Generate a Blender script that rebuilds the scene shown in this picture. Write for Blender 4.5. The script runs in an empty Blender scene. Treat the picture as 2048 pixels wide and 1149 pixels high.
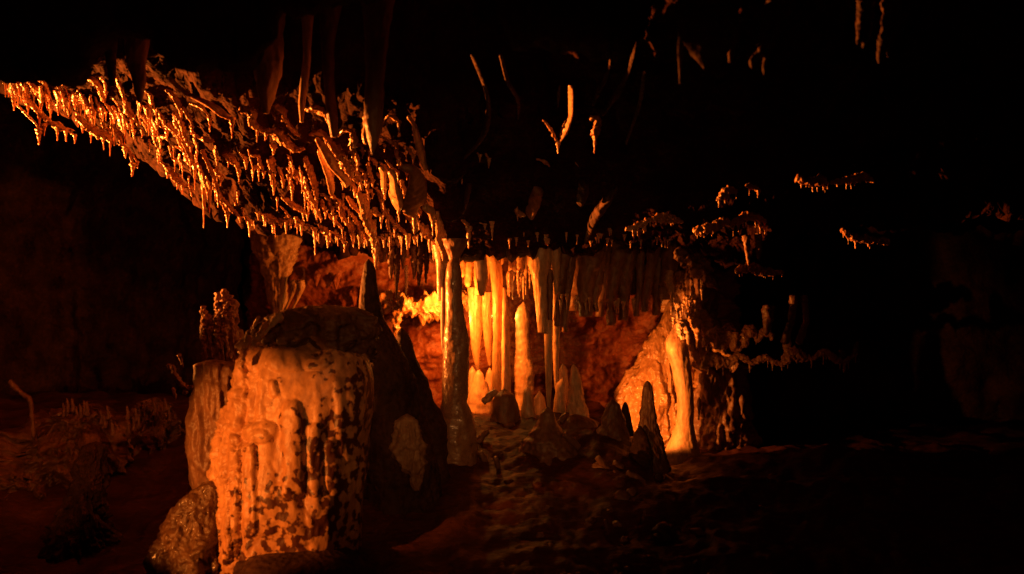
import bpy, math, random
import numpy as np
from mathutils import Vector

S = bpy.context.scene
F = 1991.0
# ------------------------------------------------------------------ camera
cam = bpy.data.cameras.new('camera'); co = bpy.data.objects.new('camera', cam)
S.collection.objects.link(co); S.camera = co
co.location = (0, 0, 0); co.rotation_euler = (math.radians(90), 0, 0)
cam.sensor_width = 36; cam.lens = 35; cam.clip_start = .05; cam.clip_end = 200
cam.dof.use_dof = True; cam.dof.focus_distance = 7.4; cam.dof.aperture_fstop = 1.1
S.view_settings.view_transform = 'Standard'; S.view_settings.look = 'None'
S.view_settings.exposure = 0; S.view_settings.gamma = 1
S.render.engine = 'CYCLES'
S.cycles.max_bounces = 6; S.cycles.diffuse_bounces = 4; S.cycles.glossy_bounces = 3
S.cycles.use_denoising = True
S.cycles.sample_clamp_indirect = 4
# ------------------------------------------------------------------ world: deep underground, no sky
w = bpy.data.worlds.new('World'); S.world = w; w.use_nodes = True
bg = w.node_tree.nodes['Background']; bg.inputs[0].default_value = (1, .5, .25, 1); bg.inputs[1].default_value = 0.0

def P(px, py, Y):
    return np.array([(px - 1024) / F * Y, Y, (574.5 - py) / F * Y])

# ------------------------------------------------------------------ cave show lamps, with added fill lights among them
def spot(name, loc, target, power, col, size, blend=.5, radius=.03):
    l = bpy.data.lights.new(name, 'SPOT'); l.energy = power; l.color = col
    l.spot_size = math.radians(size); l.spot_blend = blend; l.shadow_soft_size = radius
    o = bpy.data.objects.new(name, l); S.collection.objects.link(o); o.location = loc
    d = Vector(target) - Vector(loc); o.rotation_euler = d.to_track_quat('-Z', 'Y').to_euler()
    return o
def point(name, loc, power, col, radius=.03):
    l = bpy.data.lights.new(name, 'POINT'); l.energy = power; l.color = col; l.shadow_soft_size = radius
    o = bpy.data.objects.new(name, l); S.collection.objects.link(o); o.location = loc; return o
AMB = (1, .235, .028); WARM = (1, .25, .03); PALE = (1, .36, .09)
spot('lamp_ceiling', (-7.2, 8.3, -.5), P(660, 285, 7.0), 14500, AMB, 35, .7)
spot('lamp_boss', (-3.05, 3.75, -1.0), P(545, 925, 6.0), 410, WARM, 34, .5)
spot('fill_left', (-3.2, 4.6, -.9), P(150, 860, 8.6), 70, (1, .25, .04), 34, .8)  # dim fill added to bring out the left ledges
_n = P(906, 620, 8.45)
spot('lamp_niche', _n, _n + np.array([.10, 1, .16]), 98, (1, .205, .017), 176, .12, .04)
_n = P(890, 600, 8.8)
spot('fill_shelf', _n, _n + np.array([-.7, 1, -.1]), 30, (1, .33, .045), 120, .5, .04)  # extra light added beside the niche lamp to blow out the shelf
point('fill_column', P(929, 640, 8.82), 5, (1, .42, .07), .02)  # tiny added light, makes the left edges of the straws glare
point('lamp_tip', P(1014, 632, 9.1), 3.5, (1, .38, .06), .02)
spot('lamp_right', P(1216, 822, 8.1), P(1216, 822, 8.1) + np.array([.62, .63, .05]), 105, (1, .26, .035), 72, .2)
spot('fill_crag', P(1216, 818, 8.1), P(1415, 585, 8.7), 190, (1, .25, .035), 22, .8)  # added spot that only lifts the crag
spot('lamp_walkway', (.3, -.5, .7), P(960, 700, 7.5), 260, PALE, 29, 1., .1)
point('fill_wide', (-.8, .3, -1.1), 11, (1, .22, .035), .1)  # weak all-round fill added to lift the dim parts

# ------------------------------------------------------------------ noise
rs = np.random.RandomState(7)
PERM = rs.permutation(256); PERM = np.concatenate([PERM, PERM, PERM])
GR = rs.normal(size=(256, 3)); GR /= np.linalg.norm(GR, axis=1)[:, None]
def perlin(p):
    pi = np.floor(p).astype(int); pf = p - pi; pi &= 255
    u = pf * pf * pf * (pf * (pf * 6 - 15) + 10)
    out = 0
    for dx in (0, 1):
        for dy in (0, 1):
            for dz in (0, 1):
                g = GR[PERM[PERM[PERM[pi[..., 0] + dx] + pi[..., 1] + dy] + pi[..., 2] + dz]]
                d = (g * (pf - np.array([dx, dy, dz]))).sum(-1)
                wx = u[..., 0] if dx else 1 - u[..., 0]; wy = u[..., 1] if dy else 1 - u[..., 1]; wz = u[..., 2] if dz else 1 - u[..., 2]
                out = out + d * wx * wy * wz
    return out * 1.6
def fbm(p, f, octs=4, gain=.5, off=0.):
    p = np.asarray(p, float) * f + off; s = 0; a = 1
    for _ in range(octs):
        s = s + a * perlin(p); p = p * 2.03 + 11.3; a *= gain
    return s
def ridged(p, f, octs=3, gain=.5, off=0.):
    p = np.asarray(p, float) * f + off; s = 0; a = 1
    for _ in range(octs):
        s = s + a * (1 - 2 * np.abs(perlin(p))); p = p * 2.07 + 5.1; a *= gain
    return s

# ------------------------------------------------------------------ materials
def mat(name, c1, c2, rough=.45, bump=.5, scale=30, spec=.5, stretch=(1, 1, 1), coral=0., sss=0., dark=None, coat=0., trans=0.):
    m = bpy.data.materials.new(name); m.use_nodes = True; nt = m.node_tree; N = nt.nodes; L = nt.links
    b = N['Principled BSDF']
    geo = N.new('ShaderNodeNewGeometry'); mp = N.new('ShaderNodeMapping'); mp.vector_type = 'POINT'
    L.new(geo.outputs['Position'], mp.inputs[0]); mp.inputs['Scale'].default_value = stretch
    n1 = N.new('ShaderNodeTexNoise'); n1.inputs['Scale'].default_value = scale * .12; n1.inputs['Detail'].default_value = 6; n1.inputs['Roughness'].default_value = .65
    L.new(mp.outputs[0], n1.inputs['Vector'])
    r1 = N.new('ShaderNodeValToRGB'); r1.color_ramp.elements[0].position = .35; r1.color_ramp.elements[1].position = .65
    r1.color_ramp.elements[0].color = (*c1, 1); r1.color_ramp.elements[1].color = (*c2, 1)
    L.new(n1.outputs['Fac'], r1.inputs[0]); col = r1.outputs[0]
    n2 = N.new('ShaderNodeTexNoise'); n2.inputs['Scale'].default_value = scale; n2.inputs['Detail'].default_value = 8; n2.inputs['Roughness'].default_value = .6
    L.new(mp.outputs[0], n2.inputs['Vector'])
    mul = N.new('ShaderNodeMix'); mul.data_type = 'RGBA'; mul.blend_type = 'MULTIPLY'; mul.inputs[0].default_value = .7
    r2 = N.new('ShaderNodeValToRGB'); r2.color_ramp.elements[0].position = .3; r2.color_ramp.elements[1].position = .6
    r2.color_ramp.elements[0].color = (.45, .38, .33, 1); r2.color_ramp.elements[1].color = (1, 1, 1, 1)
    L.new(n2.outputs['Fac'], r2.inputs[0]); L.new(col, mul.inputs[6]); L.new(r2.outputs[0], mul.inputs[7]); col = mul.outputs[2]
    if dark:
        # dark mineral blotches: (colour, threshold, scale, x direction gain, z direction gain, centre x, centre z)
        dc, th, sc, gx, gz, cx, cz = dark
        sx = N.new('ShaderNodeSeparateXYZ'); L.new(geo.outputs['Position'], sx.inputs[0])
        nd = N.new('ShaderNodeTexNoise'); nd.inputs['Scale'].default_value = sc; nd.inputs['Detail'].default_value = 2.4; nd.inputs['Roughness'].default_value = .45
        L.new(geo.outputs['Position'], nd.inputs['Vector'])
        nb = N.new('ShaderNodeTexNoise'); nb.inputs['Scale'].default_value = sc * .22; nb.inputs['Detail'].default_value = 1
        L.new(geo.outputs['Position'], nb.inputs['Vector'])
        def math_(op, a, b_):
            k = N.new('ShaderNodeMath'); k.operation = op
            for i, v in enumerate((a, b_)):
                if isinstance(v, (int, float)): k.inputs[i].default_value = v
                else: L.new(v, k.inputs[i])
            return k.outputs[0]
        e = math_('MULTIPLY', math_('SUBTRACT', sx.outputs[0], cx), gx)
        f = math_('MULTIPLY', math_('SUBTRACT', sx.outputs[2], cz), gz)
        e = math_('MINIMUM', math_('MAXIMUM', math_('ADD', e, f), -.16), .10)
        g = math_('MULTIPLY', math_('SUBTRACT', nb.outputs['Fac'], .5), .55)
        tot = math_('ADD', math_('ADD', nd.outputs['Fac'], e), g)
        rp = N.new('ShaderNodeValToRGB'); rp.color_ramp.elements[0].position = th; rp.color_ramp.elements[1].position = th + .07
        L.new(tot, rp.inputs[0])
        mx = N.new('ShaderNodeMix'); mx.data_type = 'RGBA'; L.new(rp.outputs[0], mx.inputs[0]); L.new(col, mx.inputs[6])
        mx.inputs[7].default_value = (*dc, 1); col = mx.outputs[2]
    L.new(col, b.inputs['Base Color'])
    b.inputs['Roughness'].default_value = rough; b.inputs['Specular IOR Level'].default_value = spec
    b.inputs['Coat Weight'].default_value = coat; b.inputs['Coat Roughness'].default_value = .12
    if sss:
        b.inputs['Subsurface Weight'].default_value = sss; b.inputs['Subsurface Radius'].default_value = (1, .35, .1); b.inputs['Subsurface Scale'].default_value = .03
    bp = N.new('ShaderNodeBump'); bp.inputs['Strength'].default_value = bump; bp.inputs['Distance'].default_value = .012
    hgt = n2.outputs['Fac']
    if coral:
        v = N.new('ShaderNodeTexVoronoi'); v.feature = 'SMOOTH_F1'; v.inputs['Scale'].default_value = coral
        L.new(mp.outputs[0], v.inputs['Vector'])
        ad = N.new('ShaderNodeMath'); ad.operation = 'MULTIPLY_ADD'; ad.inputs[1].default_value = -1.3
        L.new(v.outputs['Distance'], ad.inputs[0]); L.new(hgt, ad.inputs[2]); hgt = ad.outputs[0]
    L.new(hgt, bp.inputs['Height']); L.new(bp.outputs[0], b.inputs['Normal'])
    if trans:
        tr = N.new('ShaderNodeBsdfTranslucent'); L.new(col, tr.inputs[0]); ms = N.new('ShaderNodeMixShader'); ms.inputs[0].default_value = trans
        L.new(b.outputs[0], ms.inputs[1]); L.new(tr.outputs[0], ms.inputs[2]); L.new(ms.outputs[0], N['Material Output'].inputs[0])
    return m
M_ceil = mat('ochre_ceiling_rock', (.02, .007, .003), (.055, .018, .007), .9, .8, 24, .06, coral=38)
M_beads = mat('dark_wet_beaded_flowstone', (.07, .03, .012), (.16, .08, .03), .42, 1., 34, .5, coral=30, coat=.22)
M_ridge = mat('wet_ochre_flowstone', (.36, .14, .055), (.66, .36, .16), .30, .8, 34, .6, coral=55, coat=.25)
M_drip = mat('wet_orange_calcite', (.50, .27, .13), (.72, .46, .26), .28, .35, 40, .6, sss=.15, coat=.2)
M_cream = mat('cream_calcite', (.54, .33, .18), (.78, .54, .33), .38, .35, 36, .5, (1, 1, .45))
M_boss = mat('spotted_cream_flowstone', (.50, .24, .10), (.72, .39, .17), .42, .45, 30, .5, (1, 1, .6),
             dark=((.085, .026, .010), .565, 21, .42, -.28, -1.27, -.88))
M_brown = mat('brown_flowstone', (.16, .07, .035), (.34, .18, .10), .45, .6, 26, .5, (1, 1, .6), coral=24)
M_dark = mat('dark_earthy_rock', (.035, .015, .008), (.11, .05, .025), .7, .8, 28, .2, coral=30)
M_rubbly = mat('rubbly_red_rock', (.09, .035, .014), (.30, .14, .06), .4, 1., 34, .6, coral=16, coat=.2)
M_tan = mat('matte_tan_calcite', (.42, .22, .10), (.68, .41, .21), .5, .45, 34, .35, (1, 1, .45))
M_crust = mat('dark_rough_crust', (.06, .026, .012), (.17, .08, .04), .5, .9, 26, .4, coral=22)
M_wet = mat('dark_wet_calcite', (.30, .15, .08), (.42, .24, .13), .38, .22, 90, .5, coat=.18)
M_amber = mat('translucent_amber_calcite', (.66, .42, .20), (.85, .62, .36), .32, .3, 40, .5, (1, 1, .4), trans=.55)
M_wall = mat('red_clay_wall', (.13, .026, .008), (.30, .085, .027), .55, .9, 20, .35, coral=26)
M_gold = mat('golden_flowstone_wall', (.36, .16, .055), (.58, .31, .12), .33, .8, 20, .55, (1, 1, .6), coral=17, coat=.2)
M_mud = mat('brown_cave_mud', (.06, .017, .007), (.12, .036, .014), .5, .9, 16, .35, (1, 3, 3), coral=0)
M_pillar = mat('fluted_tan_flowstone', (.26, .14, .07), (.50, .31, .17), .45, .7, 30, .4, (1, 1, .4))
M_grey = mat('pale_grey_stone', (.28, .24, .18), (.50, .45, .34), .45, .7, 30, .5)

# ------------------------------------------------------------------ object bookkeeping
COUNT = {}
def finish(o, label=None, cat=None, group=None, kind=None, parent=None):
    S.collection.objects.link(o)
    if parent is not None:
        o.parent = parent; o.location = Vector(o.location) - Vector(parent.location)
    if label: o['label'] = label
    if cat: o['category'] = cat
    if group: o['group'] = group
    if kind: o['kind'] = kind
    return o
def grid_mesh(name, V, wrap, m, origin=None, caps=False):
    nu, nv = V.shape[:2]; idx = np.arange(nu * nv).reshape(nu, nv)
    nxt = np.roll(idx, -1, 1) if wrap else idx[:, 1:]
    cur = idx if wrap else idx[:, :-1]
    q = np.stack([cur[:-1], nxt[:-1], nxt[1:], cur[1:]], -1).reshape(-1, 4)
    verts = V.reshape(-1, 3); faces = q.tolist()
    if caps:
        a = V[0].mean(0); b = V[-1].mean(0); k = len(verts); verts = np.vstack([verts, a, b])
        for j in range(nv):
            j2 = (j + 1) % nv
            faces.append([k, int(idx[0, j2]), int(idx[0, j])]); faces.append([k + 1, int(idx[-1, j]), int(idx[-1, j2])])
    if origin is None: origin = np.array([verts[:, 0].mean(), verts[:, 1].mean(), verts[:, 2].min()])
    me = bpy.data.meshes.new(name); me.from_pydata((verts - origin).tolist(), [], faces)
    me.polygons.foreach_set('use_smooth', [True] * len(me.polygons)); me.materials.append(m); me.update()
    o = bpy.data.objects.new(name, me); o.location = origin.tolist(); return o
def normals(V, wrap):
    if wrap: dv = np.roll(V, -1, 1) - np.roll(V, 1, 1)
    else: dv = np.gradient(V, axis=1)
    du = np.gradient(V, axis=0); n = np.cross(du, dv); l = np.linalg.norm(n, axis=-1, keepdims=True); return n / np.maximum(l, 1e-9)

def rough(V, N, amp, fr, seed, drip=0., stretch=1.):
    q = V * np.array([1, 1, stretch])
    d = amp * fbm(q, fr, 5, .52, seed * 3.7)
    if drip: d = d + drip * ridged(V * np.array([1, 1, .18]), fr * 1.6, 2, .5, seed * 1.3)
    return V + N * d[..., None]

def formation(name, rows, Y, m, aspect=.9, power=2., amp=.10, fr=2.2, flute=0., rings=0., seed=0, step=2.5, n=56, bumps=None, lean=0., crag=0., zw=0., **kw):
    cat_round = kw.get('cat') not in ('stalactite', 'curtain', 'crag') or name in ('pale_tip', 'top_crust', 'wall_knob')
    """solid of stacked, noisy cross-sections; rows = (picture height, left, right); lean moves the top away in depth"""
    rows = sorted(rows); py = np.array([r[0] for r in rows], float)
    t = np.arange(py[0], py[-1] + step, step)
    Lq = np.interp(t, py, [r[1] for r in rows]); Rq = np.interp(t, py, [r[2] for r in rows])
    k = np.exp(-np.linspace(-2, 2, 9) ** 2); k /= k.sum()
    wn = max(1, int(6 / step)); 
    def sm(a):
        p = np.pad(a, 4, mode='edge'); return np.convolve(p, k, 'valid')
    Lq, Rq = sm(Lq), sm(Rq)
    cx = (Lq + Rq) / 2; rx = np.maximum((Rq - Lq) / 2, .6)
    if cat_round: rx = rx * np.sqrt(np.clip((t - t[0]) / max(3., min(12., rx[4] * 1.3)), .03, 1))
    a = np.linspace(0, 2 * np.pi, n, endpoint=False)
    ca, sa = np.cos(a), np.sin(a)
    ex = np.sign(ca) * np.abs(ca) ** (2 / power); ey = np.sign(sa) * np.abs(sa) ** (2 / power)
    R = rx * Y / F
    X = ((cx - 1024) / F * Y)[:, None] + R[:, None] * ex[None, :]
    yy = Y + (lean * (py[-1] - t) / F * Y)[:, None] + R[:, None] * aspect * ey[None, :]
    Z = np.repeat(((574.5 - t) / F * Y)[:, None], n, 1)
    V = np.stack([X, yy, Z], -1)
    rr = np.median(R)
    N = np.stack([np.repeat(ca[None], len(t), 0), np.repeat(sa[None], len(t), 0), 0 * Z], -1)
    f0 = fr / max(rr, .02)
    f0 = min(f0, 40)
    env = np.minimum(R / rr, 1.2)[:, None]
    d = amp * rr * env * fbm(V * np.array([1, 1, .6]), f0 * .5, 5, .55, seed * 3.71 + 1)
    if flute: d = d + flute * rr * env * ridged(V * np.array([1, 1, .12]), f0 * .9, 3, .5, seed * 1.9)
    if rings: d = d + rings * rr * env * perlin(V * np.array([.3, .3, 1]) * 22 + seed)
    if crag: d = d + crag * rr * env * np.clip(-ca[None] * 1.3 - .15, 0, 1) * (ridged(V * np.array([1, 1, .22]), 6, 4, .6, seed + 2) * .7 + .25 * fbm(V, 20, 3, .6, 4))
    V = V + N * d[..., None]
    if zw: V[..., 2] += zw * rr * fbm(V * np.array([1, 1, .3]), 1.3 / max(rr, .05), 4, .6, seed + 9)
    if bumps:
        ppx = V[..., 0] / V[..., 1] * F + 1024; ppy = 574.5 - V[..., 2] / V[..., 1] * F; front = (V[..., 1] < Y)
        add = 0 * ppx
        for (x0, y0, x1, y1, wd, h) in bumps:
            vx, vy = x1 - x0, y1 - y0; tt = np.clip(((ppx - x0) * vx + (ppy - y0) * vy) / (vx * vx + vy * vy + 1e-6), 0, 1)
            wob = 4 * perlin(V * 14)
            dd = np.hypot(ppx - x0 - tt * vx, ppy - y0 - tt * vy) + wob
            add = add + .7 * h * np.clip(1.25 - (dd / wd) ** 2, 0, 1) ** .5
        V[..., 1] -= add * front
    o = grid_mesh(name, V, True, m, caps=True)
    return finish(o, **kw)

def catmull(pts, step):
    pts = np.array(pts, float); out = []
    Q = np.vstack([2 * pts[0] - pts[1], pts, 2 * pts[-1] - pts[-2]])
    for i in range(1, len(Q) - 2):
        a, b, c, d = Q[i - 1:i + 3]; n = max(2, int(np.linalg.norm(c[:2] - b[:2]) / step))
        for k in range(n):
            t = k / n; out.append(.5 * (2 * b + (c - a) * t + (2 * a - 5 * b + 4 * c - d) * t * t + (3 * b - a - 3 * c + d) * t ** 3))
    out.append(pts[-1]); return np.array(out)

def tube(name, pts, m, depth=1., upscale=1., amp=.3, fr=1.4, n=22, step=2.2, seed=0, perp=True, round_end=True, flat_end=False, origin=None, **kw):
    """swept limb; pts = (picture x, picture y, distance, radius in picture px); upscale stretches the cross-section to one side (a curtain)"""
    q = catmull(pts, step); C = np.array([P(a, b, c) for a, b, c, _ in q]); R = np.maximum(q[:, 3] / F * q[:, 2], .001)
    T = np.gradient(C, axis=0); T /= np.linalg.norm(T, axis=1)[:, None] + 1e-9
    E3 = np.tile(np.array([0, 1., 0]), (len(C), 1)); E3 -= T * (E3 * T).sum(1)[:, None]; E3 /= np.linalg.norm(E3, axis=1)[:, None]
    E2 = np.cross(E3, T)
    if perp and E2[:, 2].mean() < 0 : E2 = -E2
    if upscale != 1.: 
        E2 = E2 + np.array([0, 0, .5]); E2 /= np.linalg.norm(E2, axis=1)[:, None]
    s = np.arange(len(C)); e = np.ones(len(C)); k = max(2, int(4 / step))
    if round_end and not flat_end: e[-k:] = np.sqrt(np.clip(1 - (np.arange(k) + 1) / k, .02, 1))
    if not flat_end: e[0] = .3
    R = R * e
    a = np.linspace(0, 2 * np.pi, n, endpoint=False); ca, sa = np.cos(a), np.sin(a)
    up = np.where(sa > 0, upscale, 1.) * sa
    D = E2[:, None, :] * up[None, :, None] + E3[:, None, :] * (depth * ca)[None, :, None]
    base = C[:, None, :] + 0 * D
    V = C[:, None, :] + D * R[:, None, None]
    rm = np.median(R)
    nz = fbm(V, min(fr / max(rm, .004), 90) * .5, 4, .65, seed * 2.3 + 5)
    V = V + D / (np.linalg.norm(D, axis=-1, keepdims=True)) * (amp * R[:, None] * nz)[..., None]
    o = grid_mesh(name, V, True, m, caps=True)
    return finish(o, **kw)

# ------------------------------------------------------------------ the ceiling's shape
EX = [-600, 0, 80, 260, 340, 410, 500, 560, 630, 740, 820, 900, 960, 1100, 1340, 1420, 1500, 1620, 1750, 2048, 2700]
EP = [120, 172, 200, 275, 338, 408, 444, 440, 452, 478, 478, 496, 490, 486, 484, 500, 520, 540, 560, 600, 700]
EY = [7.2, 7.5, 7.5, 7.6, 7.7, 7.8, 7.9, 7.9, 7.9, 8.0, 8.0, 8.1, 8.1, 8.2, 8.2, 8.2, 8.2, 8.2, 8.1, 7.8, 7.4]
def ceilY(px, py):
    E = np.interp(px, EX, EP); YE = np.interp(px, EX, EY)
    s = np.clip((np.asarray(py, float) + 320) / (E + 320), 0, 1)
    return 3.2 + (YE - 3.2) * s ** .85
pxs = np.arange(-620, 2720, 6.); rowsv = []
NV = 230
G = np.zeros((NV + 14, len(pxs), 3))
for j, x in enumerate(pxs):
    E = np.interp(x, EX, EP) + 7 * math.sin(x * .05) + 8 * math.sin(x * .13 + 1) * math.sin(x * .031) + 6 * math.sin(x * .29)
    s = np.linspace(-320, E, NV); Y = ceilY(x, s)
    G[:NV, j] = np.stack([(x - 1024) / F * Y, Y, (574.5 - s) / F * Y], -1)
    Yt = float(ceilY(x, np.interp(x, [0, 330, 470, 650, 830, 900], [148, 150, 205, 190, 212, 230])))
    G[:NV, j, 2] += .62 * np.clip((Yt - .05 - Y) / .22, 0, 1) * min(1, max(0, (1190 - x) / 280)) * min(1, max(0, (x - 330) / 110))
    bot = np.interp(x, [-300, 150, 215, 325, 355, 490, 560, 980, 1030, 1240, 1290], [138, 142, 50, 50, 120, 112, 20, -60, 92, 92, -60])
    low = np.maximum(0, G[:NV, j, 2] - (574.5 - bot) / F * 4.5) if x < 1290 else 0
    G[:NV, j, 2] -= low * np.exp(-((G[:NV, j, 1] - 4.5) / .28) ** 4)  # lip shaped into the near ceiling to cover a lit strip
    last = G[NV - 1, j]
    for k in range(14):
        u = (k + 1) / 14; G[NV + k, j] = last + np.array([last[0] * .25 * u, 2.4 * u, .06 * math.sin(u * 9 + x * .01) - .05 * u + (.5 * u if x < 480 else 0)])
dip = .26 * np.exp(-((G[..., 0] + .47) / .13) ** 2) * np.clip((G[..., 1] - 5.9) / .9, 0, 1) * np.clip((7.9 - G[..., 1]) / .5, 0, 1)
G[..., 2] -= dip
G[..., 2] += .30 * np.clip(G[..., 0] - .95, 0, 3) * np.maximum(np.clip((8.1 - G[..., 1]) / .9, .1, 1), np.clip((G[..., 0] - 1.9) / .6, 0, .8))
Nn = normals(G, False)
if Nn[100, 200, 2] > 0: Nn = -Nn
amp = .05 * fbm(G, 1.6, 5, .5) + .035 * ridged(G * np.array([1, .35, .35]), 5, 4, .55)
G2 = G + Nn * amp[..., None]
o = grid_mesh('ceiling', G2, False, M_ceil, origin=np.zeros(3)); finish(o, kind='structure')
# ceiling behind and above the viewer, sides
def sheet(name, fn, us, vs, m, amp, fr, seed, **kw):
    V = np.array([[fn(u, v) for v in vs] for u in us]); N = normals(V, False)
    V = V + N * (amp * fbm(V, fr, 6, .5, seed))[..., None]
    return finish(grid_mesh(name, V, False, m, origin=np.zeros(3)), **kw)
# ------------------------------------------------------------------ walls
plan = np.array([(-9, 2), (-8.5, 6), (-7, 9.6), (-5, 11.2), (-3.6, 11.2), (-2.75, 10.4), (-2.3, 9.6), (-1.5, 9.45), (-.6, 9.5), (.3, 9.7), (1.0, 9.6), (1.45, 9.35), (1.9, 8.95), (2.6, 8.9), (3.6, 8.8), (5, 8.2), (7, 6.5), (8, 2)], float)
def resample(pl, st):
    d = np.concatenate([[0], np.cumsum(np.linalg.norm(np.diff(pl, axis=0), axis=1))]); s = np.arange(0, d[-1], st)
    x = np.interp(s, d, pl[:, 0]); y = np.interp(s, d, pl[:, 1]); k = np.ones(13) / 13
    xp = np.convolve(np.pad(x, 6, mode='edge'), k, 'valid'); yp = np.convolve(np.pad(y, 6, mode='edge'), k, 'valid'); return np.stack([xp, yp], 1)
def wall(name, pl, m, z0, z1, st, amp, fr, seed, flute=0., crag=0.):
    pl = resample(np.array(pl, float), st); zs = np.arange(z0, z1, st)
    V = np.zeros((len(pl), len(zs), 3)); V[..., 0] = pl[:, 0][:, None]; V[..., 1] = pl[:, 1][:, None]; V[..., 2] = zs[None]
    N = normals(V, False)
    if N[len(pl) // 2, 3, 1] > 0: N = -N
    d = amp * fbm(V, fr, 6, .55, seed)
    if flute: d = d + flute * ridged(V * np.array([1, 1, .15]), fr * 2.2, 3, .5, seed)
    if crag: d = d + crag * np.clip(ridged(V * np.array([.5, .5, 1]), fr * 1.5, 4, .6, seed + 3), 0, 9)
    V = V + N * d[..., None]
    return finish(grid_mesh(name, V, False, m, origin=np.zeros(3)), kind='structure')
wall('cave_wall', [(-9, 2), (-8.5, 6), (-7, 9.6), (-5, 11.2), (-3.6, 11.2), (-2.9, 10.6), (-2.6, 9.9)], M_dark, -2.4, 2.2, .035, .14, 1.2, 3, .06, .03)
wall('niche_wall', [(-2.75, 10.3), (-2.3, 9.6), (-1.5, 9.45), (-.6, 9.5), (.3, 9.7), (1.0, 9.65), (1.6, 9.5), (1.8, 9.6)], M_wall, -1.6, 1.0, .016, .10, 2.2, 8, .0, .035)
wall('niche_side_wall', [(1.42, 10.3), (1.5, 9.7), (1.62, 9.35), (1.74, 9.2), (1.88, 9.2), (2.0, 9.6)], M_gold, -1.8, .9, .012, .10, 3.4, 18, .06, .07)
wall('far_right_wall', [(1.75, 9.4), (2.3, 10.6), (3.6, 11.2), (5.5, 11), (8, 8.5), (9, 2)], M_dark, -2.4, 2.2, .04, .14, 1.4, 28, .05, .04)
wall('rear_cave_wall', [(8, 2.4), (6, -2), (0, -4), (-6, -2), (-9, 2.4)], M_dark, -2.6, 2.4, .15, .15, 1.2, 38)
sheet('overhead_rock', lambda u, v: np.array([u, v, 1.75 + .05 * abs(u) * 0]), np.arange(-9.5, 9, .2), np.arange(-4.5, 4.2, .2), M_dark, .12, 1.3, 4, kind='structure')
# added rock baffle, out of view, keeping the lamp off the near ceiling
t_ = np.linspace(2.2, 7.2, 70); a_ = np.linspace(0, 2 * np.pi, 48, endpoint=False)
e_ = np.sqrt(np.clip(1 - ((t_ - 4.65) / 2.57) ** 14, .02, 1))
V = np.stack([-4.35 + .4 * e_[:, None] * np.cos(a_), t_[:, None] + 0 * a_, .90 + .29 * np.clip((t_[:, None] - 7.0) / .15, 0, 1) + .95 * e_[:, None] * np.sin(a_)], -1)
V += (.10 * fbm(V, 2.2, 5, .5, 3))[..., None] * np.array([1, .3, 1])
finish(grid_mesh('rock_baffle', V, True, M_brown, origin=np.zeros(3), caps=True), kind='structure')
# ------------------------------------------------------------------ floor
def floor_z(x, y):
    z = np.interp(y, [-4, 4.2, 5.6, 6.9, 8.0, 12], [-2.0, -1.95, -1.72, -1.36, -1.15, -1.12])
    z = z - .75 * np.clip((-1.2 - x) / 1.2, 0, 1) * np.clip((9.2 - y) / 1.5, 0, 1)
    z = z + .14 * math.exp(-((x - 2.7) / .7) ** 2 - ((y - 7.8) / .7) ** 2) - .32 * min(1, max(0, (x - .85) / .4)) * min(1, max(0, (y - 6.9) / .6))
    return z
xs = np.concatenate([np.arange(-9, -3, .07), np.arange(-3, 4, .026), np.arange(4, 9, .07)]); ys = np.concatenate([np.arange(-4, 4, .2), np.arange(4, 10.5, .028)])
V = np.array([[(x, y, floor_z(x, y)) for y in ys] for x in xs])
V[..., 2] += .06 * fbm(V, 1.9, 6, .58, 2) + .012 * ridged(V * np.array([.8, 1.6, 1]), 6, 4, .6, 9)
finish(grid_mesh('cave_floor', V, False, M_mud, origin=np.zeros(3)), kind='structure')

# ------------------------------------------------------------------ hanging drips: a few shapes, copied
random.seed(11)
def drip_mesh(k, m):
    n, q = 12, 26; rnd = random.Random(k); bend = rnd.uniform(-.05, .05); p = rnd.uniform(1.2, 2.4); thin = rnd.uniform(.16, .30)
    t = np.linspace(-.12, 1, q); tc = np.clip(t, 0, 1)
    r = ((1 - tc) ** p * (1 - thin) + thin) * np.where(tc > .93, np.sqrt(np.clip(1 - ((tc - .93) / .07) ** 2, .02, 1)), 1)
    r = r * (1 + .16 * np.sin(t * rnd.uniform(14, 30) + k))
    a = np.linspace(0, 2 * np.pi, n, endpoint=False)
    V = np.stack([r[:, None] * np.cos(a) * .13 + (bend * t ** 2)[:, None], r[:, None] * np.sin(a) * .13, -t[:, None] + 0 * a[None]], -1)
    V = V + .02 * (fbm(V, 9, 3, .5, k))[..., None] * np.array([1, 1, 0])
    return grid_mesh('stalactite', V, True, m, origin=np.zeros(3), caps=True).data
DRIPS = [drip_mesh(k, M_drip) for k in range(10)]
DRIPN = [0]
def drip(px, py, Y, Lpx, wpx, label=None, group=None, cat='stalactite', parent=None):
    o = bpy.data.objects.new('drip_tip' if parent else 'stalactite', random.choice(DRIPS)); o.location = P(px, py, Y).tolist()
    L = Lpx / F * Y; r = wpx / F * Y / 2 / .13; o.scale = (r, r, L); o.rotation_euler = (0, 0, random.uniform(0, 6.28))
    DRIPN[0] += 1
    return finish(o, parent=parent) if parent else finish(o, label=label, cat=cat, group=group)

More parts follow.
